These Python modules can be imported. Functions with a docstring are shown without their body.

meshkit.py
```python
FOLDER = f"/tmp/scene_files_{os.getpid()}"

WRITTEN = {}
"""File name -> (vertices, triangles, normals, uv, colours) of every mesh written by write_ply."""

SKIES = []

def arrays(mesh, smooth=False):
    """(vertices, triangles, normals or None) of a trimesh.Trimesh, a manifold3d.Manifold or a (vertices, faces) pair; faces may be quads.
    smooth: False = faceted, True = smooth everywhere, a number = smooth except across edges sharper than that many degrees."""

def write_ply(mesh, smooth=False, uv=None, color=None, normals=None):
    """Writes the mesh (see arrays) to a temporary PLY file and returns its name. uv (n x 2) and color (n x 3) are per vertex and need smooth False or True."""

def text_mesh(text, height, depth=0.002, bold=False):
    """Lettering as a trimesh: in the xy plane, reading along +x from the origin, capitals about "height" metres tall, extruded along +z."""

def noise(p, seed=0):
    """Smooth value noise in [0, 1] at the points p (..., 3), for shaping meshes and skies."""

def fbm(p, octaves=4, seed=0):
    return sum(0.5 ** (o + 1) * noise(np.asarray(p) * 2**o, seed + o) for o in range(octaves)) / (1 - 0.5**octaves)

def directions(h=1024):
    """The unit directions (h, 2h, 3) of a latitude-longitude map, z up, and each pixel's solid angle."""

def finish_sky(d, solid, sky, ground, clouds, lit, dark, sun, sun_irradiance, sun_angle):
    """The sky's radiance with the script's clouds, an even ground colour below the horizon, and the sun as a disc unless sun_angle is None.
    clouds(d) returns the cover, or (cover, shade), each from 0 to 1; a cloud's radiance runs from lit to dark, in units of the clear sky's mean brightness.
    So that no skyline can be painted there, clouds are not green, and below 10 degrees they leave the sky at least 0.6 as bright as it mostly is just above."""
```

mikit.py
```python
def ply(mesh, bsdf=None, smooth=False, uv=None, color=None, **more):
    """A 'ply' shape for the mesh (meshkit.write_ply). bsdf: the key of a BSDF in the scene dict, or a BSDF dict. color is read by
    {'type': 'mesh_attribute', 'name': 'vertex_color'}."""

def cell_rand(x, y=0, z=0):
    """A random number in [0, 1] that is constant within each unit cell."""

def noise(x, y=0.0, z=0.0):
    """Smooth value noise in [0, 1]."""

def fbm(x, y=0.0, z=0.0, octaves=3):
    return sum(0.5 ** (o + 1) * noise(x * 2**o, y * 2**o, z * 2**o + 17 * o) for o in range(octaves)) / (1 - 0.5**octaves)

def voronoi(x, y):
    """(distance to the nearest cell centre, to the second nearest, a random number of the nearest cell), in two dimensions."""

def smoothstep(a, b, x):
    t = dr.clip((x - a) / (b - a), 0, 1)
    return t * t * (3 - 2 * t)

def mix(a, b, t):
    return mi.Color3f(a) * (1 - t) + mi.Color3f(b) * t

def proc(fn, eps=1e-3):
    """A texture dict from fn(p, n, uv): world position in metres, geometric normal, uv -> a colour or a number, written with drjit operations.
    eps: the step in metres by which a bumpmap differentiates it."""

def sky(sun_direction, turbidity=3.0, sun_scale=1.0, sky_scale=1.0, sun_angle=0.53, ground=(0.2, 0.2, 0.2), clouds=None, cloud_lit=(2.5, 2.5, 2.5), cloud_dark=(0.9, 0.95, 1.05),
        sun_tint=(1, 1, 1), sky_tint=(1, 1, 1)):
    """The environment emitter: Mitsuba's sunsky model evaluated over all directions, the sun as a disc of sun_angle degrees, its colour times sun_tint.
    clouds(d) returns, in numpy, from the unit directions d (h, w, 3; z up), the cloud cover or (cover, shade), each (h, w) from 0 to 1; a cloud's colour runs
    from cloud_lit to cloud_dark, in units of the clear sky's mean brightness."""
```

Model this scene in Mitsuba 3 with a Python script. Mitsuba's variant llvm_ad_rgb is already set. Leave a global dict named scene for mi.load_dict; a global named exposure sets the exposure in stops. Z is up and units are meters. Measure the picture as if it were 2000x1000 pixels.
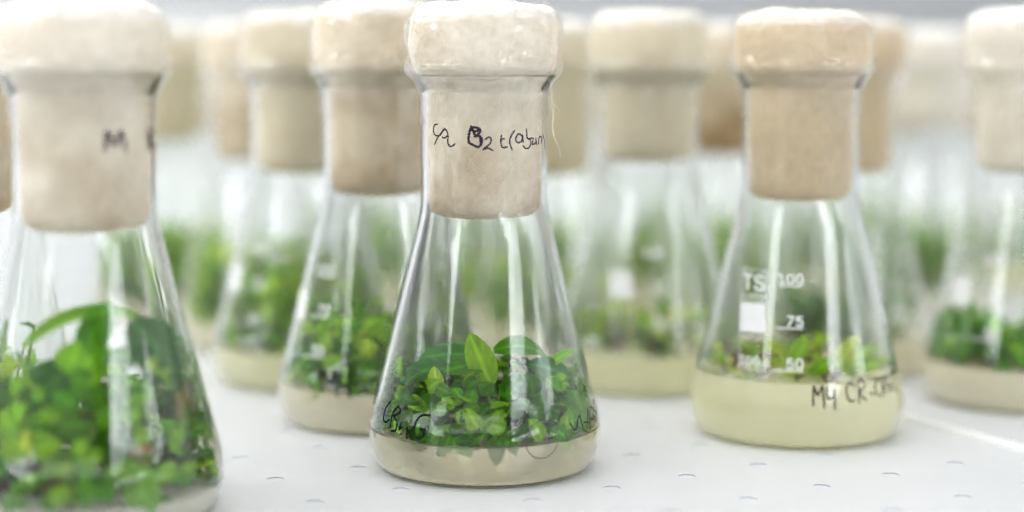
import math
import numpy as np, trimesh, shapely
import drjit as dr
import mitsuba as mi
import mikit, meshkit
from mikit import proc, noise, fbm, smoothstep, mix

T = mi.ScalarTransform4f
scene, labels = {}, {}
MM = 0.001

# ------------------------------------------------------------------ camera, lamps, exposure
F, H, CAMZ = 3300.0, 2000.0, 0.1115
PITCH = math.atan(370 / F)
scene['camera'] = {
    'type': 'thinlens', 'fov': math.degrees(2 * math.atan(1000 / F)), 'fov_axis': 'x',
    'aperture_radius': 0.0092, 'focus_distance': 0.459, 'near_clip': 0.01, 'far_clip': 30.0,
    'to_world': T().look_at(origin=[0, 0, CAMZ], target=[0, math.cos(PITCH), CAMZ - math.sin(PITCH)], up=[0, 0, 1])}
exposure = 0.08

LAMP, WIN_LEFT, WIN_BLIND = 1.9, 6.0, 8.5


def rgb(*v):
    return {'type': 'rgb', 'value': list(v)}


def bsdf(key, d):
    scene[key] = d
    return key


def numbered(name):
    if name not in used:
        used[name] = 0
        return name
    used[name] += 1
    return f'{name}_{used[name]:03d}'


used = {}


def put(key, mesh, mat, smooth=False, **more):
    """one entry of the scene; mesh in millimetres"""
    if isinstance(mesh, trimesh.Trimesh):
        mesh = (np.array(mesh.vertices), np.array(mesh.faces))
    v, f = mesh
    scene[key] = mikit.ply((np.asarray(v, float) * MM, f), mat, smooth=smooth, **more)
    return key


def part(parent, name, mesh, mat, smooth=False, kind=None, label=None, **more):
    key = numbered(parent + '__' + name)
    put(key, mesh, mat, smooth, **more)
    if kind or label:
        labels[key] = {**({'kind': kind} if kind else {}), **({'label': label} if label else {})}
    return key


def thing(name, label, cat, group=None, kind=None):
    key = numbered(name)
    labels[key] = {'label': label, 'category': cat}
    if group:
        labels[key]['group'] = group
    if kind:
        labels[key]['kind'] = kind
    return key


def join(ms):
    v, f, n = [], [], 0
    for a, b in ms:
        v.append(a)
        f.append(np.asarray(b) + n)
        n += len(a)
    return np.vstack(v), np.vstack(f)


def box(x0, x1, y0, y1, z0, z1):
    m = trimesh.creation.box(bounds=[[x0, y0, z0], [x1, y1, z1]])
    return np.array(m.vertices), np.array(m.faces)


def quad(a, b, c, d):
    return np.array([a, b, c, d], float), np.array([[0, 1, 2], [0, 2, 3]])


# ------------------------------------------------------------------ materials
bsdf('white_wall', {'type': 'diffuse', 'reflectance': rgb(.86, .86, .85)})
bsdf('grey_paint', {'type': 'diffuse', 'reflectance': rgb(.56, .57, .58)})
bsdf('soft_wall', {'type': 'diffuse', 'reflectance': rgb(.62, .62, .61)})
bsdf('dim_wall', {'type': 'diffuse', 'reflectance': rgb(.38, .38, .37)})
bsdf('lamp_case', {'type': 'diffuse', 'reflectance': rgb(.7, .7, .7)})
bsdf('slat_paint', {'type': 'diffuse', 'reflectance': rgb(.35, .35, .36)})
bsdf('table_paint', {'type': 'bumpmap', 'bsdf': {'type': 'principled', 'base_color': proc(
    lambda p, n, uv: mix((.56, .565, .572), (.535, .54, .547), smoothstep(.35, .75, fbm(p.x * 30, p.y * 30, 0)) * .7)),
    'roughness': .42, 'specular': .35},
    'arbitrary': {**proc(lambda p, n, uv: noise(p.x * 1500, p.y * 1500, 0) * .00006, eps=2e-4)}})
bsdf('under_tray', {'type': 'diffuse', 'reflectance': rgb(.60, .625, .655)})
bsdf('clear_glass', {'type': 'dielectric', 'int_ior': 1.48, 'ext_ior': 1.0, 'specular_transmittance': rgb(.994, .999, .996)})
bsdf('thin_glass', {'type': 'thindielectric', 'int_ior': 1.48, 'specular_transmittance': rgb(.99, 1, .993)})
bsdf('film', {'type': 'thindielectric', 'int_ior': 1.36})
VC = {'type': 'mesh_attribute', 'name': 'vertex_color'}
bsdf('leaf_skin', {'type': 'principledthin', 'base_color': VC, 'roughness': .5, 'diff_trans': .8, 'spec_trans': 0.0, 'eta': 1.18})
bsdf('stem_skin', {'type': 'twosided', 'bsdf': {'type': 'diffuse', 'reflectance': VC}})
bsdf('cotton', {'type': 'bumpmap', 'bsdf': {'type': 'twosided', 'bsdf': {'type': 'principled', 'base_color': VC, 'roughness': .95, 'specular': .05, 'sheen': .6}},
                'arbitrary': proc(lambda p, n, uv: (noise(uv.x * 2200, uv.y * 900, 1) * .5 + noise(uv.x * 900, uv.y * 2600, 7) * .6 + fbm(uv.x * 300, uv.y * 220, 3) * 1.6) * .00012, eps=1.5e-4)})
bsdf('fibre', {'type': 'twosided', 'bsdf': {'type': 'diffuse', 'reflectance': rgb(.76, .70, .60)}})
bsdf('ink', {'type': 'twosided', 'bsdf': {'type': 'diffuse', 'reflectance': rgb(.035, .025, .045)}})
bsdf('ink_faded', {'type': 'twosided', 'bsdf': {'type': 'diffuse', 'reflectance': rgb(.13, .10, .11)}})
bsdf('ink_black', {'type': 'twosided', 'bsdf': {'type': 'diffuse', 'reflectance': rgb(.012, .014, .016)}})
bsdf('enamel', {'type': 'twosided', 'bsdf': {'type': 'diffuse', 'reflectance': rgb(.82, .83, .82)}})
GELS = {'beige': (.96, .90, .75), 'yellow': (.975, .945, .72), 'grey': (.93, .91, .82)}
for k, c in GELS.items():
    bsdf('gel_' + k, {'type': 'blendbsdf', 'weight': .66, 'a': {'type': 'dielectric', 'int_ior': 1.34, 'specular_transmittance': rgb(*(.55 + .45 * x for x in c))},
                      'b': {'type': 'principledthin', 'base_color': rgb(*c), 'roughness': .35, 'diff_trans': .9, 'spec_trans': 0.0, 'eta': 1.33}})

bsdf('gel_clear', {'type': 'blendbsdf', 'weight': .28, 'a': {'type': 'dielectric', 'int_ior': 1.34, 'specular_transmittance': rgb(.985, .95, .85)},
                   'b': {'type': 'principledthin', 'base_color': rgb(.97, .91, .72), 'roughness': .3, 'diff_trans': .9, 'spec_trans': 0.0, 'eta': 1.3}})
# ------------------------------------------------------------------ setting: table, wall behind, lamps and windows
U, V = np.array([13.4, -24.5]), np.array([21.4, 13.1])
ORG = np.array([-64.4, 450.3])


def lat(p, q):
    return ORG + p * U + q * V


def perforated(p0, p1, q0, q1, shift, z0, thick, hole_r=2.45, n=16):
    """sheet with round punched holes on the lattice, cells p0..p1, q0..q1"""
    sq = []
    for t in np.linspace(0, 4, n + 1)[:-1]:
        s, e = int(t), t - int(t)
        c = [(-.5, -.5), (.5, -.5), (.5, .5), (-.5, .5), (-.5, -.5)]
        sq.append(np.array(c[s]) * (1 - e) + np.array(c[s + 1]) * e)
    sq = np.array(sq) @ np.stack([U, V])
    hole = sq / np.linalg.norm(sq, axis=1)[:, None] * hole_r
    rings = [(sq, z0), (hole * 1.14, z0), (hole, z0 - .1), (hole, z0 - thick)]
    cv = np.vstack([np.column_stack([r, np.full(n, z)]) for r, z in rings])
    i = np.arange(n)
    j = (i + 1) % n
    cf = np.vstack([np.vstack([np.stack([i + k * n, j + k * n, j + (k + 1) * n], 1), np.stack([i + k * n, j + (k + 1) * n, i + (k + 1) * n], 1)]) for k in range(3)])
    if np.cross(cv[cf[0, 1]] - cv[cf[0, 0]], cv[cf[0, 2]] - cv[cf[0, 0]])[2] < 0:
        cf = cf[:, ::-1]
    pts = np.array([lat(p, q + shift) for p in range(p0, p1 + 1) for q in range(q0, q1 + 1)])
    v = (cv[None] + np.column_stack([pts, np.zeros(len(pts))])[:, None]).reshape(-1, 3)
    f = (cf[None] + (np.arange(len(pts)) * len(cv))[:, None, None]).reshape(-1, 3)
    return v, f


def strip(p0, p1, prof):
    """profile [(q, z), ...] swept along U"""
    v, f = [], []
    for p in (p0, p1):
        v += [[*lat(p, q), z] for q, z in prof]
    m = len(prof)
    for k in range(m - 1):
        f += [[k, k + m, k + 1], [k + 1, k + m, k + m + 1]]
    v, f = np.array(v, float), np.array(f)
    n = np.cross(v[f[0, 1]] - v[f[0, 0]], v[f[0, 2]] - v[f[0, 0]])
    return (v, f[:, ::-1]) if n[2] < 0 else (v, f)


P0, P1 = -50, 28
tab1 = perforated(P0, P1, -38, 7, 0, 0, .17, 2.25)
lip = strip(P0 - .5, P1 + .5, [(7.5, 0), (8.06, 0), (8.06, -.2), (8.24, -.2), (8.24, -.1), (8.70, -.1)])
tab2 = perforated(P0, P1, 9, 42, .2, -.1, .17, 2.25)
put('table_top', join([tab1, lip, tab2]), 'table_paint')
put('table_top__edge_bead', strip(P0 - .5, P1 + .5, [(8.062, -.3), (8.068, .8), (8.09, 1.35), (8.15, 1.6), (8.21, 1.35), (8.232, .8), (8.238, -.4)]), 'enamel', smooth=40)
labels['table_top__edge_bead'] = {'label': 'bright white raised seam of the shelf'}
labels['table_top'] = {'kind': 'structure', 'label': 'white perforated metal shelf surface under all the flasks', 'category': 'table'}
put('table_underside', box(-1500, 1500, -600, 1850, -9, -.29), 'under_tray')
labels['table_underside'] = {'kind': 'structure', 'label': 'pale tray seen through the holes of the white shelf', 'category': 'table'}


# wall behind: white below, grey paint above an edge that climbs to the left
def wall_pt(x, z):
    return [x, 2300 + .32 * x, z]


XL, XR = -2600, 2600
put('back_wall', quad(wall_pt(XL, -700), wall_pt(XR, -700), wall_pt(XR, 30), wall_pt(XL, 300)), 'white_wall')
labels['back_wall'] = {'kind': 'structure', 'label': 'pale blurred wall far behind the flasks', 'category': 'wall'}
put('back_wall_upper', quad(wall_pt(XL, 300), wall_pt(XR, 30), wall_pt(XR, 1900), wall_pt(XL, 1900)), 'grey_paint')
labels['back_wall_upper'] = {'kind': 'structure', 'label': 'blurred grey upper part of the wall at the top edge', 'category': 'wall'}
put('floor', quad([-2600, -3200, -900], [2600, -3200, -900], [2600, 3200, -900], [-2600, 3200, -900]), 'grey_paint')
labels['floor'] = {'kind': 'structure', 'label': 'grey floor below the shelf', 'category': 'floor'}
put('ceiling', quad([-2600, 3200, 1900], [2600, 3200, 1900], [2600, -3200, 1900], [-2600, -3200, 1900]), 'white_wall')
labels['ceiling'] = {'kind': 'structure', 'label': 'white ceiling above the lamps', 'category': 'ceiling'}
put('wall_left', quad([-2600, -3200, -900], [-2600, 3200, -900], [-2600, 3200, 1900], [-2600, -3200, 1900]), 'soft_wall')
labels['wall_left'] = {'kind': 'structure', 'label': 'white side wall with the high window', 'category': 'wall'}
put('wall_right', quad([1900, 3200, -900], [1900, -3200, -900], [1900, -3200, 1900], [1900, 3200, 1900]), 'white_wall')
labels['wall_right'] = {'kind': 'structure', 'label': 'white side wall with the blind-covered windows', 'category': 'wall'}
put('wall_rear', quad([2600, -3200, -900], [-2600, -3200, -900], [-2600, -3200, 1900], [2600, -3200, 1900]), 'dim_wall')
labels['wall_rear'] = {'kind': 'structure', 'label': 'grey wall behind the camera', 'category': 'wall'}


def emit(key, mesh, power, tint=(1, 1, 1)):
    put(key, mesh, 'lamp_case')
    scene[key]['emitter'] = {'type': 'area', 'radiance': rgb(*(power * c for c in tint))}


for i, yc in enumerate((-2300, -950, 350, 1750)):
    t = thing('ceiling_lamp', ['white lamp panel far behind the camera', 'white lamp panel above and behind the camera', 'white lamp panel over the front flasks', 'white lamp panel over the rear flasks'][i], 'lamp', 'ceiling lamps over the shelf')
    part(t, 'case', box(-2220, 920, yc - 370, yc + 370, 1712, 1760), 'lamp_case')
    emit(t + '__diffuser', quad([-2200, yc + 350, 1705], [900, yc + 350, 1705], [900, yc - 350, 1705], [-2200, yc - 350, 1705]), LAMP * (1.7 if yc > 1000 else 1))
t = thing('window', 'wide bright high window on the left side wall', 'window')
emit(t + '__pane', quad([-2590, -2400, 1150], [-2590, 2000, 1150], [-2590, 2000, 1850], [-2590, -2400, 1850]), WIN_LEFT, (.97, 1, 1.03))
for i, (side, a0, a1, zb, zt) in enumerate((('right', -3150, -620, 740, 1150), ('right', -420, 180, 365, 540), ('rear', 950, 1840, 950, 1500))):
    t = thing('window', ['wide blind-covered window in the right side wall', 'narrow blind-covered window nearest the flasks', 'blind-covered window in the wall behind the camera'][i], 'window', 'windows with blinds')

    def on_wall(along, into, z):
        return [1890 - into, along, z] if side == 'right' else [along, -3190 + into, z]
    q = [on_wall(a1, 0, zb), on_wall(a0, 0, zb), on_wall(a0, 0, zt), on_wall(a1, 0, zt)]
    emit(t + '__pane', quad(*(q if side == 'right' else [q[1], q[0], q[3], q[2]])), WIN_BLIND, (.96, 1, 1.05))
    rng = np.random.default_rng(5 + i)
    for k in range(int((zt - zb) / 31)):
        z = zb + 10 + k * 31.0
        a = math.radians(38 + rng.normal() * 9)
        di, dz = 19 * math.cos(a), 19 * math.sin(a)
        sag = rng.normal() * 5
        part(t, 'slat', quad(on_wall(a0 - 20, 35 + di, z - dz + sag), on_wall(a1 + 20, 35 + di, z - dz - sag), on_wall(a1 + 20, 35 - di, z + dz - sag), on_wall(a0 - 20, 35 - di, z + dz + sag)), 'slat_paint')

# ------------------------------------------------------------------ flask geometry (millimetres, axis at x = y = 0)
def catmull(pts, sub=6):
    p = np.array(pts, float)
    p = np.vstack([2 * p[0] - p[1], p, 2 * p[-1] - p[-2]])
    out = []
    for i in range(1, len(p) - 2):
        d = [max(np.linalg.norm(p[i + k] - p[i + k - 1]), 1e-6) ** .5 for k in (0, 1, 2)]
        t0, t1 = 0, d[0]
        t2, t3 = t1 + d[1], t1 + d[1] + d[2]
        for t in np.linspace(t1, t2, sub, endpoint=False):
            a1 = (t1 - t) / (t1 - t0) * p[i - 1] + (t - t0) / (t1 - t0) * p[i]
            a2 = (t2 - t) / (t2 - t1) * p[i] + (t - t1) / (t2 - t1) * p[i + 1]
            a3 = (t3 - t) / (t3 - t2) * p[i + 1] + (t - t2) / (t3 - t2) * p[i + 2]
            b1 = (t2 - t) / (t2 - t0) * a1 + (t - t0) / (t2 - t0) * a2
            b2 = (t3 - t) / (t3 - t1) * a2 + (t - t1) / (t3 - t1) * a3
            out.append((t2 - t) / (t2 - t1) * b1 + (t - t1) / (t2 - t1) * b2)
    return np.vstack([out, p[-2]])


def lathe(prof, n=96):
    """prof [(r, z)] from axis to axis or open; returns verts, faces (poles merged), outward for a profile that runs upwards outside"""
    prof = np.asarray(prof, float)
    a = np.arange(n) / n * 2 * np.pi
    v, idx = [], []
    for r, z in prof:
        if r < 1e-6:
            idx.append([len(v)] * n)
            v.append([0, 0, z])
        else:
            idx.append(list(range(len(v), len(v) + n)))
            v += [[r * math.sin(t), -r * math.cos(t), z] for t in a]
    f = []
    for k in range(len(prof) - 1):
        A, B = idx[k], idx[k + 1]
        for i in range(n):
            j = (i + 1) % n
            if A[i] != A[j]:
                f.append([A[i], A[j], B[j]])
            if B[i] != B[j]:
                f.append([A[i], B[j], B[i]])
    return np.array(v, float), np.array(f)


OUTER = [(27.6, 0.14), (29.6, 1.15), (31.5, 4.4), (32.5, 8.2), (32.55, 11), (32.0, 14.5), (30.62, 20.5), (28.99, 27), (26.99, 35), (25.11, 42.5), (23.23, 50), (20.6, 60.5), (18.95, 67), (17.75, 73), (17.5, 79), (17.5, 90),
         (17.5, 102), (17.7, 105), (18.5, 107.2), (19.7, 109.3), (20.4, 110.9), (20.45, 111.7), (20.25, 112.0)]
OUT = catmull(OUTER, 7)


def r_out(z):
    return np.interp(z, OUT[OUT[:, 1] < 111.5, 1], OUT[OUT[:, 1] < 111.5, 0])


INNER = [(27.0, 1.05), (29.1, 2.1), (31.0, 5.2), (31.7, 8.6), (31.65, 11.2), (30.95, 14.8), (29.0, 20.5), (27.25, 27), (25.2, 35), (23.3, 42.5), (21.42, 50), (18.78, 60.5), (17.2, 66.8), (16.05, 72.8), (15.8, 79), (15.8, 90),
         (15.8, 102), (16.05, 105), (17.2, 107.3), (18.8, 109.6), (19.8, 111.2)]
INN = catmull(INNER, 7)


def r_in(z):
    return np.interp(z, INN[:, 1], INN[:, 0])


ZTOP = 109.3


def glass_solid(z0, n=160):
    zs = np.r_[z0, OUT[(OUT[:, 1] > z0 + .3) & (OUT[:, 1] < ZTOP - .3), 1], ZTOP]
    zi = np.r_[z0, INN[(INN[:, 1] > z0 + .3) & (INN[:, 1] < ZTOP - .3), 1], ZTOP]
    o, i = np.column_stack([r_out(zs), zs]), np.column_stack([r_in(zi), zi])
    return lathe(np.vstack([o, i[::-1], o[:1]]), n)


def bowl(z0, n=128):
    zs = np.r_[OUT[OUT[:, 1] < z0 - .35, 1], z0 - .08]
    return lathe(np.vstack([[(0, .5), (14, .4), (24.5, .1)], np.column_stack([r_out(zs), zs])]), n)


RIM = catmull([(19.2, 109.4), (19.7, 109.9), (20.3, 110.9), (20.5, 111.8), (20.2, 112.3), (19.7, 111.9)], 6)
MIDR = np.vstack([[(0, .8), (14, .7), (24.5, .2)], catmull([(a + 0, b) for a, b in OUTER], 4)])


def glass_sheet(n=72):
    return lathe(MIDR, n)


def on_surface(xy, phi0, z0, off=.06, xr=None):
    """flat print (x along the circumference, y up the slant, mm) onto the outside of the flask, centre at azimuth phi0, height z0"""
    xy = np.asarray(xy, float)
    z = z0 + xy[:, 1] * .97
    r = r_out(z)
    ph = phi0 + xy[:, 0] / r
    return np.column_stack([(r + off) * np.sin(ph), -(r + off) * np.cos(ph), z])


def sheet_of(poly):
    """triangulated flat polygons, long edges split so that they can bend"""
    polys = [g for g in getattr(poly, 'geoms', [poly]) if g.area > 1e-5]
    ms = []
    for g in polys:
        v, f = trimesh.creation.triangulate_polygon(g.segmentize(.7), engine='earcut')
        ms.append((v, f))
    v, f = join(ms)
    v3 = np.column_stack([v, np.zeros(len(v))])
    v3, f = trimesh.remesh.subdivide_to_size(v3, f, 1.0, max_iter=8)
    return v3[:, :2], f


def pen(strokes, width):
    return shapely.union_all([shapely.LineString(catmull(s, 5) if len(s) > 2 else s).buffer(width / 2, 4) for s in strokes])


def from_px(strokes, scale, ox, oy, cx, cy, pxmm, Rmm):
    """strokes traced on an enlarged crop -> millimetres along the curved surface"""
    out = []
    for s in strokes:
        q = []
        for x, y in s:
            dx = ((x / scale + ox) - cx) / pxmm
            q.append((Rmm * math.asin(max(-.985, min(.985, dx / Rmm))), -((y / scale + oy) - cy) / pxmm))
        out.append(q)
    return out


def text_flat(s, h, bold=True):
    m = meshkit.text_mesh(s, h, .05, bold)
    v, f = np.array(m.vertices), np.array(m.faces)
    top = (v[f][:, :, 2] > .04).all(1)
    f = f[top]
    u, inv = np.unique(f, return_inverse=True)
    v, f = v[u], inv.reshape(-1, 3)
    v, f = trimesh.remesh.subdivide_to_size(v, f, 1.2, max_iter=8)
    return v[:, :2], f


_tx = {}


def text_at(s, h, x, y, align='left', bold=True):
    if (s, h, bold) not in _tx:
        _tx[s, h, bold] = text_flat(s, h, bold)
    v, f = _tx[s, h, bold]
    w = v[:, 0].max()
    return v + [x - {'left': 0, 'right': w, 'mid': w / 2}[align], y], f


def spin(v, ang, x, y, z=0.0):
    c, s = math.cos(ang), math.sin(ang)
    return np.column_stack([v[:, 0] * c - v[:, 1] * s + x, v[:, 0] * s + v[:, 1] * c + y, v[:, 2] + z])


# ------------------------------------------------------------------ stoppers
TONES = {'cream': ((.81, .735, .615), (.47, .37, .25)), 'tan': ((.66, .53, .36), (.44, .33, .20)), 'pale': ((.76, .70, .61), (.60, .51, .40)), 'brown': ((.78, .68, .53), (.32, .21, .10)),
         'straw': ((.70, .62, .47), (.50, .41, .26))}


def stopper(seed, tone, bottom=71.0, top=129.5, n=120, cap_r=20.1, stain=.5, cap_bottom=112.2, lean=(0, 0)):
    rng = np.random.default_rng(seed)
    b = bottom
    prof = catmull([(0, b), (7, b + .1), (12, b + .6), (14.3, b + 1.9), (15.2, b + 4.2), (15.35, b + 9), (15.4, 90), (15.4, 101), (15.7, 104.3), (16.7, 107.2), (18.1, 109.5), (18.9, 110.7), (19.6, max(112.2, cap_bottom)),
                    (cap_r - .1, cap_bottom + 2.2), (cap_r + .1, cap_bottom + 5), (cap_r, top - 8.5), (cap_r - .35, top - 4.6), (cap_r - 1.5, top - 2.2), (cap_r - 4, top - .8), (11, top - .2), (5, top + .1), (0, top + .1)], 6)
    # even out the spacing
    d = np.r_[0, np.cumsum(np.linalg.norm(np.diff(prof, axis=0), axis=1))]
    m = int(d[-1] / .75) if n >= 120 else int(d[-1] / 1.6)
    s = np.linspace(0, d[-1], m)
    prof = np.column_stack([np.interp(s, d, prof[:, 0]), np.interp(s, d, prof[:, 1])])
    prof[0, 0] = prof[-1, 0] = 0
    v, f = lathe(prof, n)
    r = np.hypot(v[:, 0], v[:, 1])
    th = np.arctan2(v[:, 0], -v[:, 1])
    cap = np.clip((v[:, 2] - 110) / 4, 0, 1)
    q = np.column_stack([np.sin(th) * 3, np.cos(th) * 3, v[:, 2] / 9])
    lump = meshkit.fbm(q + seed * 7.3, 3, seed) - .5
    pleat = meshkit.noise(np.column_stack([np.sin(th) * 9, np.cos(th) * 9, v[:, 2] / 45]) + seed, seed + 3) - .5
    dr_ = lump * (.25 + 1.2 * cap) + pleat * (.12 + .3 * cap)
    room = np.where(v[:, 2] > 112.5, 9, np.where(v[:, 2] < 103, 15.68, r_in(v[:, 2]) - .25) - r)
    dr_ = np.minimum(dr_, room)
    k = np.where(r > 1, (r + dr_ * np.clip(r / 8, 0, 1)) / np.maximum(r, 1e-6), 1)
    v[:, :2] *= k[:, None]
    v[:, 2] += (meshkit.fbm(v / 7 + seed, 3, seed + 9) - .5) * (2.6 * cap + .5) * np.where((v[:, 2] > top - 6) | (v[:, 2] < bottom + 3), 1, .2)
    light, dark = map(np.array, TONES[tone])
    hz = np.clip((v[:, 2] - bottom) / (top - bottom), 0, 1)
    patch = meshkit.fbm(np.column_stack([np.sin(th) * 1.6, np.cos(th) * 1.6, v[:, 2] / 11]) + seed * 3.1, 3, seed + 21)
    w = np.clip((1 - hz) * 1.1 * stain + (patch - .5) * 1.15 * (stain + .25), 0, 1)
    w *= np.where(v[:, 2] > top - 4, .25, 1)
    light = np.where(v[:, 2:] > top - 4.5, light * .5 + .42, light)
    streak = 0 * th
    mott = (meshkit.fbm(v / 1.6, 3, seed + 2) - .5) * .14 + (meshkit.noise(np.column_stack([th * 14, v[:, 2] / 1.1, th * 0]), seed + 6) - .5) * .13
    col = light * (1 - w[:, None]) + dark * w[:, None]
    col = np.clip(col * (1 - streak + mott)[:, None], .05, .9)
    uv = np.column_stack([th * 15 * MM, v[:, 2] * MM])
    v[:, 0] += lean[0] * np.clip((v[:, 2] - 105) / 20, 0, 1)
    return v, f, uv, col


def film_wrap(seed, n=120, top=127.0):
    """clear film stretched round lip and cap"""
    prof = catmull([(17.62, 97), (17.68, 101), (17.85, 104.5), (18.9, 107.2), (20.95, 109.8), (21.4, 111.4), (21.2, 113), (20.9, 115), (21.3, 119), (21.4, 122.5), (20.9, top - 2), (19.6, top)], 6)
    v, f = lathe(prof, n)
    th = np.arctan2(v[:, 0], -v[:, 1])
    q = np.column_stack([np.sin(th) * 5, np.cos(th) * 5, v[:, 2] / 5]) + seed * 5.7
    crease = np.abs(meshkit.noise(q, seed) - .5) * 1.6 + np.abs(meshkit.noise(q * [2, 2, 1.7] + 3, seed + 1) - .5) * .6
    r = np.hypot(v[:, 0], v[:, 1])
    v[:, :2] *= ((r + .1 + crease * np.where(v[:, 2] < 104, .25, .9)) / r)[:, None]
    v[:, 2] += np.where(v[:, 2] < 99, (meshkit.noise(q * [1, 1, 0] + 9, seed + 4) - .5) * 5, 0)
    v[:, 2] += np.where(v[:, 2] > top - 3, (meshkit.noise(q * .8, seed + 2) - .5) * 4, 0)
    return v, f


def tube(path, radii, sides=5):
    path = np.asarray(path, float)
    radii = np.broadcast_to(radii, len(path))
    t = np.gradient(path, axis=0)
    t /= np.linalg.norm(t, axis=1)[:, None] + 1e-9
    ref = np.array([0.3, 0.9, .2])
    a = np.cross(t, ref)
    a /= np.linalg.norm(a, axis=1)[:, None] + 1e-9
    b = np.cross(t, a)
    an = np.arange(sides) / sides * 2 * np.pi
    v = (path[:, None] + radii[:, None, None] * (np.cos(an)[None, :, None] * a[:, None] + np.sin(an)[None, :, None] * b[:, None])).reshape(-1, 3)
    f = []
    for k in range(len(path) - 1):
        for i in range(sides):
            j = (i + 1) % sides
            f += [[k * sides + i, k * sides + j, (k + 1) * sides + j], [k * sides + i, (k + 1) * sides + j, (k + 1) * sides + i]]
    return v, np.array(f)


def fuzz(seed, count, top, plug, n, cap_r=20.4):
    rng = np.random.default_rng(seed)
    ms = []
    body = plug[1:-1]
    rows = len(body) // n
    for _ in range(count):
        i, j, a = rng.uniform(rows * .1, rows - 8), rng.uniform(0, n), rng.uniform(0, 6.28)
        path = []
        for k in range(8):
            q = body[int(np.clip(i, 0, rows - 1)) * n + int(j) % n]
            path.append(q * [1.004, 1.004, 1] + [0, 0, .05 * (q[2] > 110)])
            i, j, a = i + math.sin(a) * 1.6, j + math.cos(a) * 1.6, a + rng.normal() * .22
        ms.append(tube(catmull(path, 2), .028, 3))
    for _ in range(count):
        th = rng.uniform(0, 2 * np.pi)
        z = rng.uniform(top - 9, top) if rng.random() < .6 else rng.uniform(112, top)
        r = cap_r - max(0, z - (top - 5)) ** 1.35 * .45
        p = np.array([r * math.sin(th), -r * math.cos(th), z])
        d = np.array([math.sin(th), -math.cos(th), rng.uniform(-.2, 1.2)]) + rng.normal(size=3) * .7
        path = [p - d * .3]
        for k in range(6):
            d = d / np.linalg.norm(d) + rng.normal(size=3) * .45
            path.append(path[-1] + d / np.linalg.norm(d) * rng.uniform(.25, .75))
        ms.append(tube(path, np.linspace(.055, .03, 7), 3))
    return join(ms)


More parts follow.
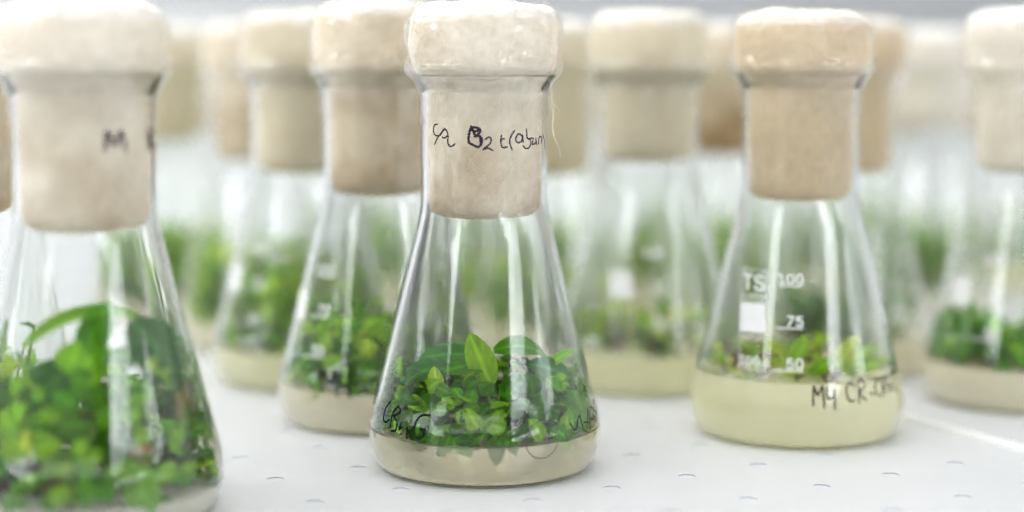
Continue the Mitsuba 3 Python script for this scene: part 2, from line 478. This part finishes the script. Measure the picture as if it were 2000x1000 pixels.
# ------------------------------------------------------------------ leaves
GREEN = {'dark': (.032, .13, .008), 'mid': (.080, .25, .016), 'fresh': (.205, .42, .026), 'lime': (.37, .52, .05), 'blue': (.055, .18, .04), 'dry': (.24, .17, .06), 'brown': (.07, .045, .02), 'yellow': (.45, .40, .10)}


def leaf(base, tip_dir, up, length, width, curl=.6, fold=.25, n=9, m=7, wave=.0, rng=None, sharp=.9):
    """an ovate leaf: midrib from base along tip_dir bending towards -up; returns verts, faces, t, s"""
    d = np.asarray(tip_dir, float)
    d /= np.linalg.norm(d)
    u = np.asarray(up, float)
    u = u - d * u.dot(d)
    u /= np.linalg.norm(u) + 1e-9
    side = np.cross(d, u)
    ts = np.linspace(0, 1, n)
    ang = curl * (ts ** 1.2)
    step = length / (n - 1)
    pos = np.asarray(base, float)
    mid, ups = [pos], [u]
    for k in range(1, n):
        a = ang[k]
        dd = d * math.cos(a) - u * math.sin(a)
        pos = pos + dd * step
        mid.append(pos)
        ups.append(u * math.cos(a) + d * math.sin(a))
    mid, ups = np.array(mid), np.array(ups)
    w = (ts + .03) ** .62 * (1.0 - ts) ** sharp
    w = w / w.max() * width / 2
    ss = np.linspace(-1, 1, m)
    ph = 0 if rng is None else rng.uniform(0, 6)
    lift = fold * np.abs(ss)[None] * w[:, None] - .12 * (np.abs(ss)[None] ** 3) * w[:, None] + wave * np.sin(ts[:, None] * 9 + ph + 2 * ss[None]) * np.abs(ss)[None] * w[:, None]
    v = mid[:, None] + side[None, None] * (ss[None] * w[:, None])[..., None] + ups[:, None] * lift[..., None]
    idx = np.arange(n * m).reshape(n, m)
    f = np.vstack([np.stack([idx[:-1, :-1], idx[1:, :-1], idx[1:, 1:]], -1).reshape(-1, 3), np.stack([idx[:-1, :-1], idx[1:, 1:], idx[:-1, 1:]], -1).reshape(-1, 3)])
    return v.reshape(-1, 3), f, np.repeat(ts, m), np.tile(ss, n)


def leaf_colour(t, s, hue, rng, v):
    c = np.array(GREEN[hue]) * rng.uniform(.8, 1.2) * (1 + rng.normal(size=3) * .06)
    vein = np.exp(-(s / .13) ** 2) * .55 + .22 * np.clip(np.sin(t * 26 - np.abs(s) * 7), 0, 1) ** 4
    blot = (meshkit.noise(v / 2.5, 3) - .5) * .35
    col = c[None] * (1 + vein + blot)[:, None] + np.array([.02, .03, .0]) * vein[:, None]
    edge = np.clip(np.abs(s) - .8, 0, 1)[:, None] * .8
    return np.clip(col * (1 + edge), 0.004, .9)


def inside(v, zmin, gap=.45, gel=None):
    v = v.copy()
    v[:, 2] = np.maximum(v[:, 2], zmin)
    r = np.hypot(v[:, 0], v[:, 1])
    lim = r_in(v[:, 2]) - gap
    if gel is not None:
        lim = np.where(v[:, 2] < gel + .1, r_out(v[:, 2]) - .16, lim)
    press = (r > lim) if gel is None else (r > lim) | ((v[:, 2] < gel + .1) & (r > lim - 2.5))
    k = np.where(press, lim / np.maximum(r, 1e-6), 1)
    v[:, :2] *= k[:, None]
    return v


def shoots(seed, gel, spec, fine):
    """leaves and stems of one clump, local millimetres. spec: count, height, spread, leaf length, leaf aspect, hues (weights)"""
    rng = np.random.default_rng(seed)
    leaves, stems = [], []
    hues, wts = zip(*spec['hues'].items())
    wts = np.array(wts) / sum(wts)
    n, m = (9, 7) if fine else (5, 5)
    for s in range(spec['count']):
        a, rr = rng.uniform(0, 2 * np.pi), spec['spread'] * math.sqrt(rng.uniform(.02, 1))
        x, y = rr * math.sin(a), -rr * math.cos(a)
        hgt = spec['height'] * rng.uniform(.45, 1.0) * (1 - .25 * rr / 30)
        lean = np.array([math.sin(a), -math.cos(a), 0]) * rng.uniform(-.1, .45) + rng.normal(size=3) * .18
        ts = np.linspace(0, 1, 6)
        path = np.array([x, y, gel - .5]) + np.outer(ts * hgt, [0, 0, 1]) + np.outer(ts ** 1.6 * hgt, lean * [1, 1, 0])
        path = inside(path, gel - .5, 2)
        sc = np.tile(np.array([.16, .24, .06]) * rng.uniform(.6, 1.1), (30, 1))
        stems.append((*tube(path, np.linspace(.75, .4, 6), 5), sc))
        k = spec['per']
        a0 = rng.uniform(0, 6.28)
        for i in range(k):
            t = (i + .8) / k if k > 1 else 1
            t = min(1, t * rng.uniform(.85, 1.1))
            p = np.array([np.interp(t, ts, path[:, j]) for j in range(3)])
            az = a0 + i * 2.4 + rng.normal() * .3
            el = rng.uniform(-.25, .75) + .5 * t
            d = np.array([math.cos(az) * math.cos(el), math.sin(az) * math.cos(el), math.sin(el)])
            up = np.array([0, 0, 1.0]) + rng.normal(size=3) * .25 - d * .3
            L = spec['length'] * rng.uniform(.6, 1.25) * (.75 + .35 * (1 - t) + .1)
            v, f, tt, sg = leaf(p, d, up, L, L * spec['aspect'] * rng.uniform(.8, 1.2), curl=rng.uniform(.1, 1.1), fold=rng.uniform(.05, .45), n=n, m=m, wave=.16, rng=rng)
            v = inside(v, gel + .15 - (2.0 if rng.random() < .2 else 0))
            h = hues[rng.choice(len(hues), p=wts)]
            leaves.append((v, f, leaf_colour(tt, sg, h, rng, v)))
    return leaves, stems


def wall_leaves(seed, gel, count, z0, z1, length, hues):
    """leaves lying against the inside of the glass"""
    rng = np.random.default_rng(seed)
    names, wts = zip(*hues.items())
    wts = np.array(wts) / sum(wts)
    out = []
    for k in range(count):
        a = rng.uniform(-1.9, 1.9)
        z = z0 + (z1 - z0) * rng.uniform(0, 1) ** 1.3
        o = np.array([math.sin(a), -math.cos(a), 0.27])
        tan = np.array([math.cos(a), math.sin(a), 0])
        b = rng.uniform(-.7, 3.8)
        d = tan * math.cos(b) + np.array([0, 0, 1]) * math.sin(b) + o * rng.uniform(-.3, .5)
        r = r_in(z) - rng.uniform(1.2, 4.5)
        L = length * rng.uniform(.65, 1.25)
        v, f, tt, sg = leaf((r * math.sin(a), -r * math.cos(a), z), d, o + rng.normal(size=3) * .35, L, L * rng.uniform(.55, .85), curl=rng.uniform(.1, .9), fold=rng.uniform(.05, .45), wave=.18, rng=rng)
        v = inside(v, gel - (rng.uniform(.5, 2.2) if rng.random() < .3 else -.2), .2, gel)
        out.append((v, f, leaf_colour(tt, sg, names[rng.choice(len(names), p=wts)], rng, v)))
    return out


def roots(seed, gel, count, colour=(.10, .06, .03)):
    rng = np.random.default_rng(seed)
    ms, cs = [], []
    for _ in range(count):
        a = rng.uniform(0, 6.28)
        r = rng.uniform(8, 27)
        p = np.array([r * math.sin(a), -r * math.cos(a), gel + rng.uniform(.5, 6)])
        d = rng.normal(size=3)
        path = [p]
        for k in range(6):
            d = d / np.linalg.norm(d) + rng.normal(size=3) * .6
            path.append(path[-1] + d / np.linalg.norm(d) * 1.4)
        ms.append(tube(inside(np.array(path), gel, 1.2), np.linspace(.8, .3, 7), 4))
        cs.append(np.tile(np.array(colour) * rng.uniform(.5, 2.2), (28, 1)))
    v, f = join(ms)
    return v, f, np.vstack(cs)


# ------------------------------------------------------------------ handwriting, traced as pen strokes
NECK = ([[(285, 240), (250, 245), (225, 320), (240, 380), (270, 400), (310, 390), (370, 310), (400, 320)], [(240, 520), (290, 420), (340, 360), (380, 300), (412, 330), (430, 400), (422, 480), (450, 540), (490, 535), (520, 510)], [(350, 420), (382, 430), (412, 400)],
         [(930, 440), (978, 410), (1008, 432), (990, 500), (900, 582), (960, 560), (1030, 595)], [(1145, 385), (1138, 480), (1160, 550), (1222, 550)], [(1150, 440), (1185, 432)],
         [(1325, 325), (1280, 390), (1258, 480), (1290, 588)], [(1430, 400), (1380, 370), (1340, 430), (1360, 490), (1415, 478), (1435, 390), (1442, 490)], [(1490, 312), (1500, 430), (1545, 470), (1540, 545), (1490, 580), (1440, 540)],
         [(1530, 440), (1582, 440), (1568, 520), (1620, 500), (1618, 440), (1632, 530)], [(1660, 520), (1665, 430), (1700, 430), (1705, 510)], [(1720, 390), (1745, 480), (1755, 600)]],
        [[(742, 262), (712, 370), (710, 480), (770, 520), (840, 545), (876, 500), (880, 430), (840, 390), (790, 402)], [(742, 275), (830, 282), (862, 310), (850, 350), (800, 390), (770, 330), (740, 300)], [(735, 290), (800, 330), (850, 300)], [(860, 400), (870, 500)]])
CODE4 = [[(250, 690), (255, 420), (310, 550), (370, 420), (402, 712)], [(440, 440), (462, 602), (540, 582)], [(540, 470), (556, 750)], [(830, 450), (770, 382), (720, 450), (730, 580), (780, 652), (830, 640)],
         [(900, 682), (890, 362)], [(882, 372), (930, 342), (975, 450), (905, 530), (1000, 660)], [(1058, 560), (1100, 592)], [(1200, 420), (1160, 392), (1130, 480), (1160, 600), (1212, 622)],
         [(1250, 640), (1240, 390)], [(1240, 392), (1290, 402), (1280, 500), (1250, 510), (1302, 602)], [(1340, 372), (1325, 500), (1370, 600), (1385, 520), (1340, 505)], [(1425, 300), (1400, 400), (1430, 560), (1470, 650)]]
BASE_R = [[(625, 660), (580, 800), (460, 880), (330, 850), (250, 740), (245, 620), (320, 490), (430, 445), (540, 470), (610, 570), (628, 660)], [(770, 530), (830, 620), (890, 470), (932, 640)], [(945, 560), (1000, 580)], [(985, 640), (1010, 422), (1025, 680)],
          [(1060, 420), (1032, 520), (1065, 580), (1095, 500), (1062, 420)], [(1122, 380), (1092, 430), (1110, 500), (1130, 540), (1112, 580), (1090, 540)]]
BASE_L = [[(390, 270), (332, 380), (320, 500), (350, 522), (392, 480)], [(500, 290), (432, 400), (412, 560)], [(500, 300), (532, 340), (482, 400), (442, 420), (490, 470), (480, 580), (430, 600)], [(550, 480), (520, 560), (562, 520)], [(622, 520), (616, 640)],
          [(880, 342), (782, 360), (712, 470), (712, 590), (760, 630), (820, 560), (790, 520)]]
BASE_LL = [[(165, 140), (130, 240), (112, 380)]]
CODE_D = [[(632, 780), (630, 742), (646, 766), (655, 742), (661, 786)], [(668, 742), (667, 768), (684, 764)], [(680, 744), (684, 788)]]
NECK_C = [[(210, 292), (214, 258), (228, 284), (238, 258), (247, 294)], [(290, 255), (291, 294)], [(304, 258), (292, 276), (305, 294)]]
CODE_I = [[(1262, 690), (1264, 712)], [(1275, 700), (1284, 690), (1292, 702), (1282, 712), (1274, 702)], [(1302, 690), (1300, 712)], [(1318, 692), (1326, 710)]]


def writing(parent, strokes, trace, z0, width, mat, label, at):
    flat = from_px(strokes, *trace)
    xy, f = sheet_of(pen(flat, width))
    v = on_surface(xy, 0, z0, .07)
    part(parent, 'handwriting', (v, f), mat, label=label, to_world=at)


def print_scale(parent, phi, zs, at, full):
    """white enamel graduations 100 / 75 / 50 and, left of them, the maker's panel"""
    k = math.radians(phi)
    for txt, z, w in zip(('100', '75', '50'), zs, (7.0, 8.2, 9.4)):
        v, f = text_at(txt, 3.0, 0, .8, 'right')
        lv, lf = sheet_of(shapely.box(-w, 0, 0, .38))
        vv, ff = join([(v, f), (lv, lf)])
        part(parent, 'graduation_number', (on_surface(vv, k, z), ff), 'enamel', to_world=at)
    pv = []
    kx = -15.5
    h0, h1 = -(zs[0] - zs[2]) - 1.0, 4.6
    pw = 4.3
    fr = shapely.union_all([shapely.box(kx - pw, h0, kx - pw + .25, h1), shapely.box(kx + pw - .25, h0, kx + pw, h1), shapely.box(kx - pw, h0, kx + pw, h0 + .25), shapely.box(kx - pw, h1 - .25, kx + pw, h1),
                            shapely.box(kx - pw, -4.9, kx + pw, -4.65)])
    pv.append(sheet_of(fr))
    pv.append(sheet_of(shapely.box(kx - pw + .1, -14.0, kx + pw - .1, -5.4)))
    if full:
        pv.append(text_at('TS', 4.6, kx, -1.6, 'mid'))
        pv.append(text_at('BOHEMIA', 1.35, kx, -4.0, 'mid', False))
        pv.append(text_at('20 °C EX', 1.25, kx, -16.2, 'mid', False))
        pv.append(text_at('100', 2.7, kx - .9, h0 + 1.2, 'mid'))
        pv.append(text_at('ml', 1.4, kx + 2.0, h0 + 1.2, 'left'))
    vv, ff = join(pv)
    part(parent, 'maker_panel', (on_surface(vv, k, zs[0]), ff), 'enamel', to_world=at)


# ------------------------------------------------------------------ one flask with everything in it
def placed(x, y):
    psi = -math.degrees(math.atan2(x, y))
    return T().translate([x * MM, y * MM, 0]).rotate([0, 0, 1], psi)


def outward(m):
    v, f = m
    return (v, f[:, ::-1]) if trimesh.Trimesh(v, f, process=False).volume < 0 else m


SHEET = outward(glass_sheet())
_shared = {}


def glass(kind, z0=0):
    if (kind, z0) not in _shared:
        if kind == 'solid':
            m, b = outward(glass_solid(z0)), 'clear_glass'
        else:
            m, b = {'thin': SHEET, 'rim': lathe(RIM, 128), 'bowl': bowl(z0) if kind == 'bowl' else None}[kind], 'thin_glass'
        _shared[kind, z0] = mikit.ply((m[0] * MM, m[1]), b, smooth=50)
    return _shared[kind, z0]


def gel_body(h, n):
    z = np.linspace(1.4, h, 20)
    prof = np.vstack([[(0, 1.0), (20, 1.0), (26.8, 1.05)], np.column_stack([r_out(z) - .35, z]), [(r_out(h) - 1.9, h - .45), (18, h - .75), (0, h - .7)]])
    return outward(lathe(prof, n))


def flask(pos, where, gel, gel_tint, stop, plant, kind='thin', fine=False, marks=None, key_leaves=None, wrap=True, leaf_parts=False, look=''):
    x, y = pos
    at = placed(x, y)
    t = thing('conical_flask', f'{look or "clear glass conical flask"} {where}', 'flask', 'stoppered flasks of plantlets on the white shelf')
    scene[numbered(t + '__glass_body')] = {**glass(kind, gel + .25 if kind == 'solid' else 0), 'to_world': at}
    if kind == 'solid':
        scene[numbered(t + '__neck_rim')] = {**glass('rim'), 'to_world': at}
        scene[numbered(t + '__base_bowl')] = {**glass('bowl', gel + .25), 'to_world': at}
    if marks:
        marks(t, at)
    # gel
    g = numbered('nutrient_gel')
    put(g, gel_body(gel, 128 if kind == 'solid' else 72), 'gel_' + gel_tint, smooth=50, to_world=at)
    labels[g] = {'label': f'{ {"beige": "cloudy beige", "yellow": "pale yellow", "grey": "pale greyish", "clear": "translucent beige"}[gel_tint]} gel in the flask {where}', 'category': 'gel', 'group': 'gel layers in the flasks'}
    # stopper
    s = thing('cotton_stopper', f'{ {"cream": "cream", "tan": "tan", "pale": "whitish", "brown": "brown-stained", "straw": "straw-coloured"}[stop["tone"]]} cotton stopper of the flask {where}', 'stopper', 'cotton stoppers in the flask necks')
    v, f, uv, col = stopper(stop['seed'], stop['tone'], stop['bottom'], stop['top'], 168 if fine else 72, stain=stop.get('stain', .5), cap_r=stop.get('cap_r', 20.1), cap_bottom=stop.get('cap_bottom', 112.4))
    part(s, 'plug', (v, f), 'cotton', smooth=True, uv=uv, color=col, to_world=at)
    if wrap:
        part(s, 'film_wrap', film_wrap(stop['seed'], 140 if fine else 64, stop['top'] - 2.5), 'film', smooth=True, to_world=at)
    if fine:
        part(s, 'fibre_fuzz', fuzz(stop['seed'], stop.get('fuzz', 260), stop['top'], v, 168), 'fibre', kind='stuff', to_world=at)
    # plantlets
    p = thing('plantlet_clump', plant['label'] + ' in the flask ' + where, 'plant', 'plantlet clumps in the flasks')
    lv, st = shoots(plant['seed'], gel, plant, leaf_parts)
    if plant.get('wall'):
        lv += wall_leaves(plant['seed'] + 7, gel, *plant['wall'], plant['hues'])
    if key_leaves:
        rng = np.random.default_rng(plant['seed'] + 99)
        for kb, kd, ku, L, W, curl, fold, hue in key_leaves:
            v, f, tt, sg = leaf(kb, kd, ku, L, W, curl, fold, 13, 9, .04, rng, .75)
            v = inside(v, 3.2, .13, gel)
            lv.append((v, f, leaf_colour(tt, sg, hue, rng, v)))
    if leaf_parts:
        area = [trimesh.Trimesh(a, b, process=False).area * (1.6 if a[:, 1].mean() < -8 else 1) for a, b, _ in lv]
        order = np.argsort(area)[::-1]
        for k in order[:298]:
            v, f, c = lv[k]
            part(p, 'leaf', (v, f), 'leaf_skin', smooth=True, color=c, to_world=at)
        if len(order) > 298:
            rest = [lv[k] for k in order[298:]]
            v, f = join([(a, b) for a, b, _ in rest])
            part(p, 'small_foliage', (v, f), 'leaf_skin', smooth=True, color=np.vstack([c for _, _, c in rest]), kind='stuff', to_world=at)
    else:
        v, f = join([(a, b) for a, b, _ in lv])
        part(p, 'foliage', (v, f), 'leaf_skin', smooth=True, color=np.vstack([c for _, _, c in lv]), kind='stuff', to_world=at)
    v, f = join([(a, b) for a, b, _ in st])
    part(p, 'stem_tangle', (v, f), 'stem_skin', smooth=True, color=np.vstack([c for _, _, c in st]), kind='stuff', to_world=at)
    if plant.get('roots'):
        v, f, c = roots(plant['seed'], gel, plant['roots'], plant.get('root_colour', (.10, .06, .03)))
        part(p, 'root_tangle', (v, f), 'stem_skin', smooth=True, color=c, kind='stuff', to_world=at)
    return t, s, p, at


def stop(seed, tone, bottom, top, **k):
    return {'seed': seed, 'tone': tone, 'bottom': bottom, 'top': top, **k}


def plant(seed, label, count, per, height, spread, length, aspect, roots=0, wall=None, **hues):
    return {'seed': seed, 'label': label, 'count': count, 'per': per, 'height': height, 'spread': spread, 'length': length, 'aspect': aspect, 'roots': roots, 'hues': hues, 'wall': wall}


# --- the sharp front flask
def marks_a(t, at):
    tr = (7.14, 820, 200, 948, 260, 7.1, 17.6)
    writing(t, NECK[0], tr, 92.5, .45, 'ink', 'dark inked handwriting across the neck', at)
    writing(t, NECK[1], tr, 92.5, .68, 'ink', 'heavy inked letter in the middle of the neck writing', at)
    writing(t, BASE_R[:1], (6.25, 980, 740, 943, 840, 6.97, 32.2), 14.2, .30, 'ink_faded', 'faint inked ring low on the right side', at)
    writing(t, BASE_R[1:], (6.25, 980, 740, 943, 840, 6.97, 32.2), 14.2, .42, 'ink', 'inked letters low on the right side', at)
    writing(t, BASE_L, (6.25, 700, 740, 943, 820, 6.97, 32.0), 16.3, .55, 'ink_black', 'black letters low on the left side', at)
    writing(t, BASE_LL, (6.25, 700, 740, 943, 790, 6.97, 31.6), 20.5, 1.5, 'ink_black', 'thick black stroke at the left edge', at)
    print_scale(t, 147, (48, 36, 24), at, True)


KEY_A = [((1.7, -13, 25), (-5.7, 0, 14.5), (0, -1, .15), 15.5, 8.0, .15, .22, 'fresh'),
         ((2.5, -4, 33), (12, -1, 5.5), (-.1, -.35, 1), 16, 11, 1.2, .2, 'mid'),
         ((2, -13, 26), (-12, -6, -3), (-.1, -.75, .7), 14, 11, .5, .15, 'mid'),
         ((-9, -10, 29), (-12, -3, 1.5), (0, -.5, .8), 15, 9, .9, .3, 'blue'),
         ((-2, -3, 31), (-13, -2, 4), (0, -.4, .9), 17, 10, .8, .25, 'blue'),
         ((-10, -18, 22), (-7, -5, -3), (-.2, -1, .5), 11, 9.5, .4, .1, 'dark'),
         ((-15, -18, 19), (-2, -5, -10), (-.4, -1, .1), 11, 10, .2, .1, 'dark'),
         ((-20, -15, 21), (-7, -2, 3.5), (-.5, -.9, .4), 9, 6.5, .4, .3, 'fresh'),
         ((-20, -15, 19), (-4, -6, -6), (-.6, -.8, .2), 8, 6, .3, .25, 'fresh'),
         ((-12.5, -14, 22), (-1, -2, 9), (0, -1, .2), 9, 4.6, .2, .35, 'lime'),
         ((-8, -24, 16), (-3, -4, -6), (-.1, -1, .1), 8.5, 5.5, .1, .1, 'mid'),
         ((-7, -25, 15), (3, -4, -5), (0, -1, .1), 8, 5.5, .1, .1, 'mid'),
         ((3, -24, 16), (0, -4, -9), (0, -1, .1), 10, 5, .1, .2, 'dark'),
         ((6, -24, 15), (2, -4, -6), (.1, -1, .1), 7, 4, .1, .2, 'mid'),
         ((14, -17, 27), (3, -7, -10), (.3, -1, .4), 12, 8.5, .5, .1, 'blue'),
         ((20, -14, 25), (3, -6, -11), (.6, -.9, .4), 15, 10, .3, .1, 'mid'),
         ((22, -14, 19), (-1, -6, -10), (.6, -.9, .1), 12, 7, .2, .2, 'fresh'),
         ((24, -9, 23), (4, -3, -8), (.8, -.6, .3), 12, 8, .3, .2, 'mid'),
         ((12, -8, 30), (13, -3, -1), (.1, -.6, .9), 14, 8, .8, .3, 'blue'),
         ((17, -6, 29), (6, -2, 5), (0, -.8, .6), 9, 3.2, .4, .4, 'fresh'),
         ((-1, -22, 16), (-4, -4, 3), (0, -1, .2), 9, 7.5, .3, .15, 'fresh'),
         ((0, -10, 30), (-9, -5, 2), (0, -.6, .9), 12, 8, .7, .2, 'mid')]
A_POS = (-7.7, 467)
WHERE_A = 'standing sharp in front'
ta, sa, pa, at_a = flask(A_POS, WHERE_A, 12.0, 'clear', stop(3, 'cream', 70.0, 129.0, stain=.75, fuzz=520, cap_bottom=111.9), plant(11, 'dense dark green clump', 80, 5, 22, 28, 6.4, .66, 50, (170, 12, 27, 5.8), dark=6, mid=5, fresh=2.8, brown=.4),
                         'solid', True, marks_a, KEY_A, leaf_parts=True, look='clear glass conical flask with inked neck')
th = [[(17.6, -8, 108), (18.6, -8, 105), (18.2, -8, 101), (18.9, -8, 98), (18.4, -8, 95), (19.2, -8, 92), (20.2, -8, 90), (20.8, -8, 87)], [(17.9, -8, 104), (18.8, -8, 101.5), (19.9, -8, 100.4), (20.6, -8, 99.3)], [(18, -8, 106), (18.7, -9, 100), (18.5, -9, 96), (18.9, -9, 93)]]
part(sa, 'loose_thread', join([tube(catmull(p, 4), .11, 4) for p in th]), 'fibre', label='thin loose thread hanging beside the neck', to_world=at_a)


# --- the lettered flask to the right
def marks_b(t, at):
    writing(t, CODE4, (7.69, 1560, 700, 1560, 770, 6.42, 31.8), 17.2, .62, 'ink_black', 'black handwritten code beside the gel line', at)
    writing(t, [[(1415, 180), (1440, 250), (1420, 330)]], (7.69, 1560, 700, 1560, 745, 6.42, 31.4), 20.5, 1.3, 'ink_black', 'thick black stroke at the right edge', at)
    print_scale(t, 4, (47.5, 35.5, 23.5), at, True)


KEY_B = [((-2, -14, 22), (-6, -2, 8), (0, -.8, .6), 12, 6, .6, .2, 'lime'), ((-1, -14, 21), (3, -3, 10), (0, -.9, .4), 12, 6, .5, .2, 'fresh'), ((12, -14, 21), (4, -3, 10), (0, -.9, .4), 13, 6, .3, .2, 'lime'),
         ((14, -12, 22), (8, -3, 3), (0, -.7, .7), 11, 6, .6, .2, 'fresh'), ((4, -20, 21), (6, -2, 5), (0, -.9, .4), 9, 4, .6, .3, 'fresh')]
WHERE_B = 'with the black code and white panel'
tb, sb, pb, at_b = flask((87.4, 512.6), WHERE_B, 20.0, 'yellow', stop(8, 'tan', 71.2, 128.2, stain=.45, fuzz=200), plant(21, 'sparse light green sprigs', 34, 5, 4.5, 28, 7.0, .42, 26, fresh=3, lime=6, yellow=1.5),
                         'solid', True, marks_b, KEY_B, leaf_parts=True)


# --- the big blurred one at the left edge
def marks_c(t, at):
    writing(t, NECK_C, (1, 0, 0, 172, 275, 7.86, 17.6), 94, .95, 'ink', 'blurred ink marks on the neck', at)


KEY_C = [((-15, -11, 44), (12, -1, 12), (-.5, -.3, .8), 35, 9, 1.5, .35, 'fresh'), ((10, -12, 50), (7, -4, -8), (.4, -1, .5), 22, 14, .5, .12, 'blue'), ((-2, -14, 42), (6, 0, 11), (0, -1, .2), 15, 8, .3, .2, 'mid'),
         ((21, -13, 34), (2, -3, -10), (.6, -1, .1), 13, 7, .3, .3, 'dry'), ((-3, -16, 40), (-10, -3, -6), (0, -1, .5), 17, 12, .4, .1, 'blue'), ((8, -24, 17), (4, -4, -8), (0, -1, .1), 13, 9, .2, .1, 'fresh'),
         ((12, -22, 22), (-3, -3, -7), (0, -1, .2), 8, 5, .2, .1, 'dry'), ((-20, -16, 30), (3, -5, -8), (0, -1, .3), 14, 10, .3, .1, 'fresh'), ((-10, -22, 20), (6, -4, -6), (0, -1, .3), 14, 10, .3, .1, 'fresh'),
         ((18, -18, 24), (5, -3, -3), (.3, -1, .3), 11, 9, .3, .1, 'fresh'), ((4, -21, 26), (-6, -3, 1), (0, -1, .3), 13, 10, .3, .1, 'mid'), ((18, -14, 22), (6, -3, 4), (.3, -1, .3), 12, 8, .3, .1, 'mid')]
flask((-105.4, 417), 'cut by the left edge with inked neck', 8.0, 'grey', stop(14, 'cream', 71, 127.2, stain=.6, fuzz=150), plant(31, 'tall broad-leaved clump', 66, 5, 38, 27, 8.4, .64, 60, (140, 8, 41, 7.6), dark=2, mid=5, fresh=5, lime=1, brown=.4),
      'solid', True, marks_c, KEY_C, leaf_parts=True, look='big blurred glass flask')


# --- directly behind the front flask, to its left
def marks_d(t, at):
    writing(t, CODE_D, (1, 0, 0, 742, 765, 6.19, 31.8), 16.5, .9, 'ink_black', 'blurred black marks at the gel line', at)
    print_scale(t, -36, (47.5, 35.5, 23.5), at, False)


flask((-41.7, 531), 'just left behind the sharp front flask', 13.5, 'beige', stop(19, 'brown', 71.5, 131.5, stain=.55, fuzz=150), plant(41, 'low small-leaved clump', 62, 5, 24, 28, 7.6, .74, 20, (110, 15, 34, 7.0), mid=4, fresh=7, lime=1.5),
      'solid', True, marks_d, None, leaf_parts=True)


# --- at the right edge
def marks_m(t, at):
    print_scale(t, -12, (47.5, 35.5, 23.5), at, False)


flask((171, 563), 'cut by the right edge, white panel visible', 14.0, 'beige', stop(23, 'pale', 76, 130.5, stain=.35, cap_bottom=116.5), plant(51, 'low dark green clump', 36, 5, 13, 27, 10, .6, 16, (60, 15, 27, 9), dark=3, mid=5, fresh=3),
      'thin', False, marks_m, None, leaf_parts=True)


def marks_i(t, at):
    writing(t, CODE_I, (1, 0, 0, 1265, 701, 5.57, 31.6), 16.0, .8, 'ink_black', 'blurred black marks at the gel line', at)
    print_scale(t, 14, (47.5, 35.5, 23.5), at, False)


def marks_e(t, at):
    print_scale(t, -30, (47.5, 35.5, 23.5), at, False)


LUSH, TALL, PALE = dict(mid=1, fresh=7, lime=6), dict(mid=1.5, fresh=7, lime=4), dict(fresh=4, lime=4, mid=2, yellow=1)
flask((47.6, 591), 'between the sharp flask and the lettered one', 14.5, 'yellow', stop(29, 'straw', 78.5, 130.5, stain=.25), plant(61, 'pale yellow green sprigs', 26, 6, 13, 26, 7.5, .5, 30, **PALE), marks=marks_i, kind='solid')
flask((-74.7, 599), 'third in the row running back left', 14, 'yellow', stop(31, 'straw', 74, 131, stain=.3), plant(71, 'tall fresh green clump', 62, 6, 30, 26, 9.5, .62, 0, **LUSH), marks=marks_e, kind='solid')
flask((-102.7, 677), 'fourth in the row running back left', 12, 'beige', stop(37, 'brown', 74.5, 129, stain=.6), plant(81, 'tall mid green clump', 56, 6, 34, 25, 10, .62, 0, **TALL))
flask((-154, 753), 'fifth in the row running back left', 12, 'beige', stop(41, 'straw', 79, 129, stain=.4), plant(91, 'tall bushy clump', 56, 6, 34, 25, 10, .62, 0, **TALL))
flask((15, 667), 'right behind the sharp inked neck', 13, 'yellow', stop(43, 'straw', 69, 129.5, stain=.6), plant(101, 'loose green clump', 28, 6, 30, 24, 8, .55, 0, **LUSH), look='blurred glass flask')
flask((91.5, 718), 'half hidden left of the lettered flask', 13, 'yellow', stop(47, 'brown', 74.5, 129.5, stain=1.0), plant(111, 'blurred tall clump', 28, 6, 34, 24, 8, .55, 0, **TALL))
flask((124, 623), 'just right behind the lettered flask', 13, 'beige', stop(53, 'tan', 72.5, 129, stain=.25), plant(121, 'blurred dusky clump', 28, 6, 22, 25, 8.5, .55, 0, dark=3, mid=4, blue=3))
flask((188, 760), 'pale and far, left of the right-edge flask', 13, 'grey', stop(59, 'pale', 84, 128, stain=.15), plant(131, 'far blurred bright clump', 28, 6, 36, 24, 9, .55, 0, mid=4, fresh=3, dark=2))
flask((-158, 481), 'showing only a sliver at the left edge', 12, 'beige', stop(61, 'brown', 69.5, 129, stain=.5), plant(141, 'half hidden green clump', 26, 6, 30, 25, 9, .6, 0, **LUSH))
FAR = [(-18, 735), (-50, 800), (-83, 868), (-165, 838), (58, 785), (25, 850), (-8, 915), (155, 812), (122, 880), (90, 945), (240, 860), (207, 925)]
NAMES = ['hidden behind the sharp inked neck', 'far behind the neck left of the sharp one', 'farthest behind the row running back left', 'far above the big flask at left', 'far behind the two straw stoppers',
         'farthest right of the sharp inked neck', 'farthest behind the sharp flask', 'far right behind the lettered neck', 'far left of the lettered neck', 'farthest left of the lettered flask',
         'far beside the right edge', 'farthest left of the right-edge flask']
for i, (p, nm) in enumerate(zip(FAR, NAMES)):
    flask(p, nm, 12 + (i * 7 % 5), ('beige', 'yellow', 'grey')[i % 3], stop(200 + i, ('straw', 'pale', 'cream', 'straw')[i % 4], 73 + (i * 5 % 9), 128 + (i * 3 % 4), stain=.4), plant(300 + i, ('far blurred clump', 'dim green clump', 'small far clump')[i % 3], 24, 6, 22 + (i * 11 % 16), 24, 9, .55, 0, **(LUSH, TALL, PALE, LUSH)[i % 4]), look='far blurred glass flask')
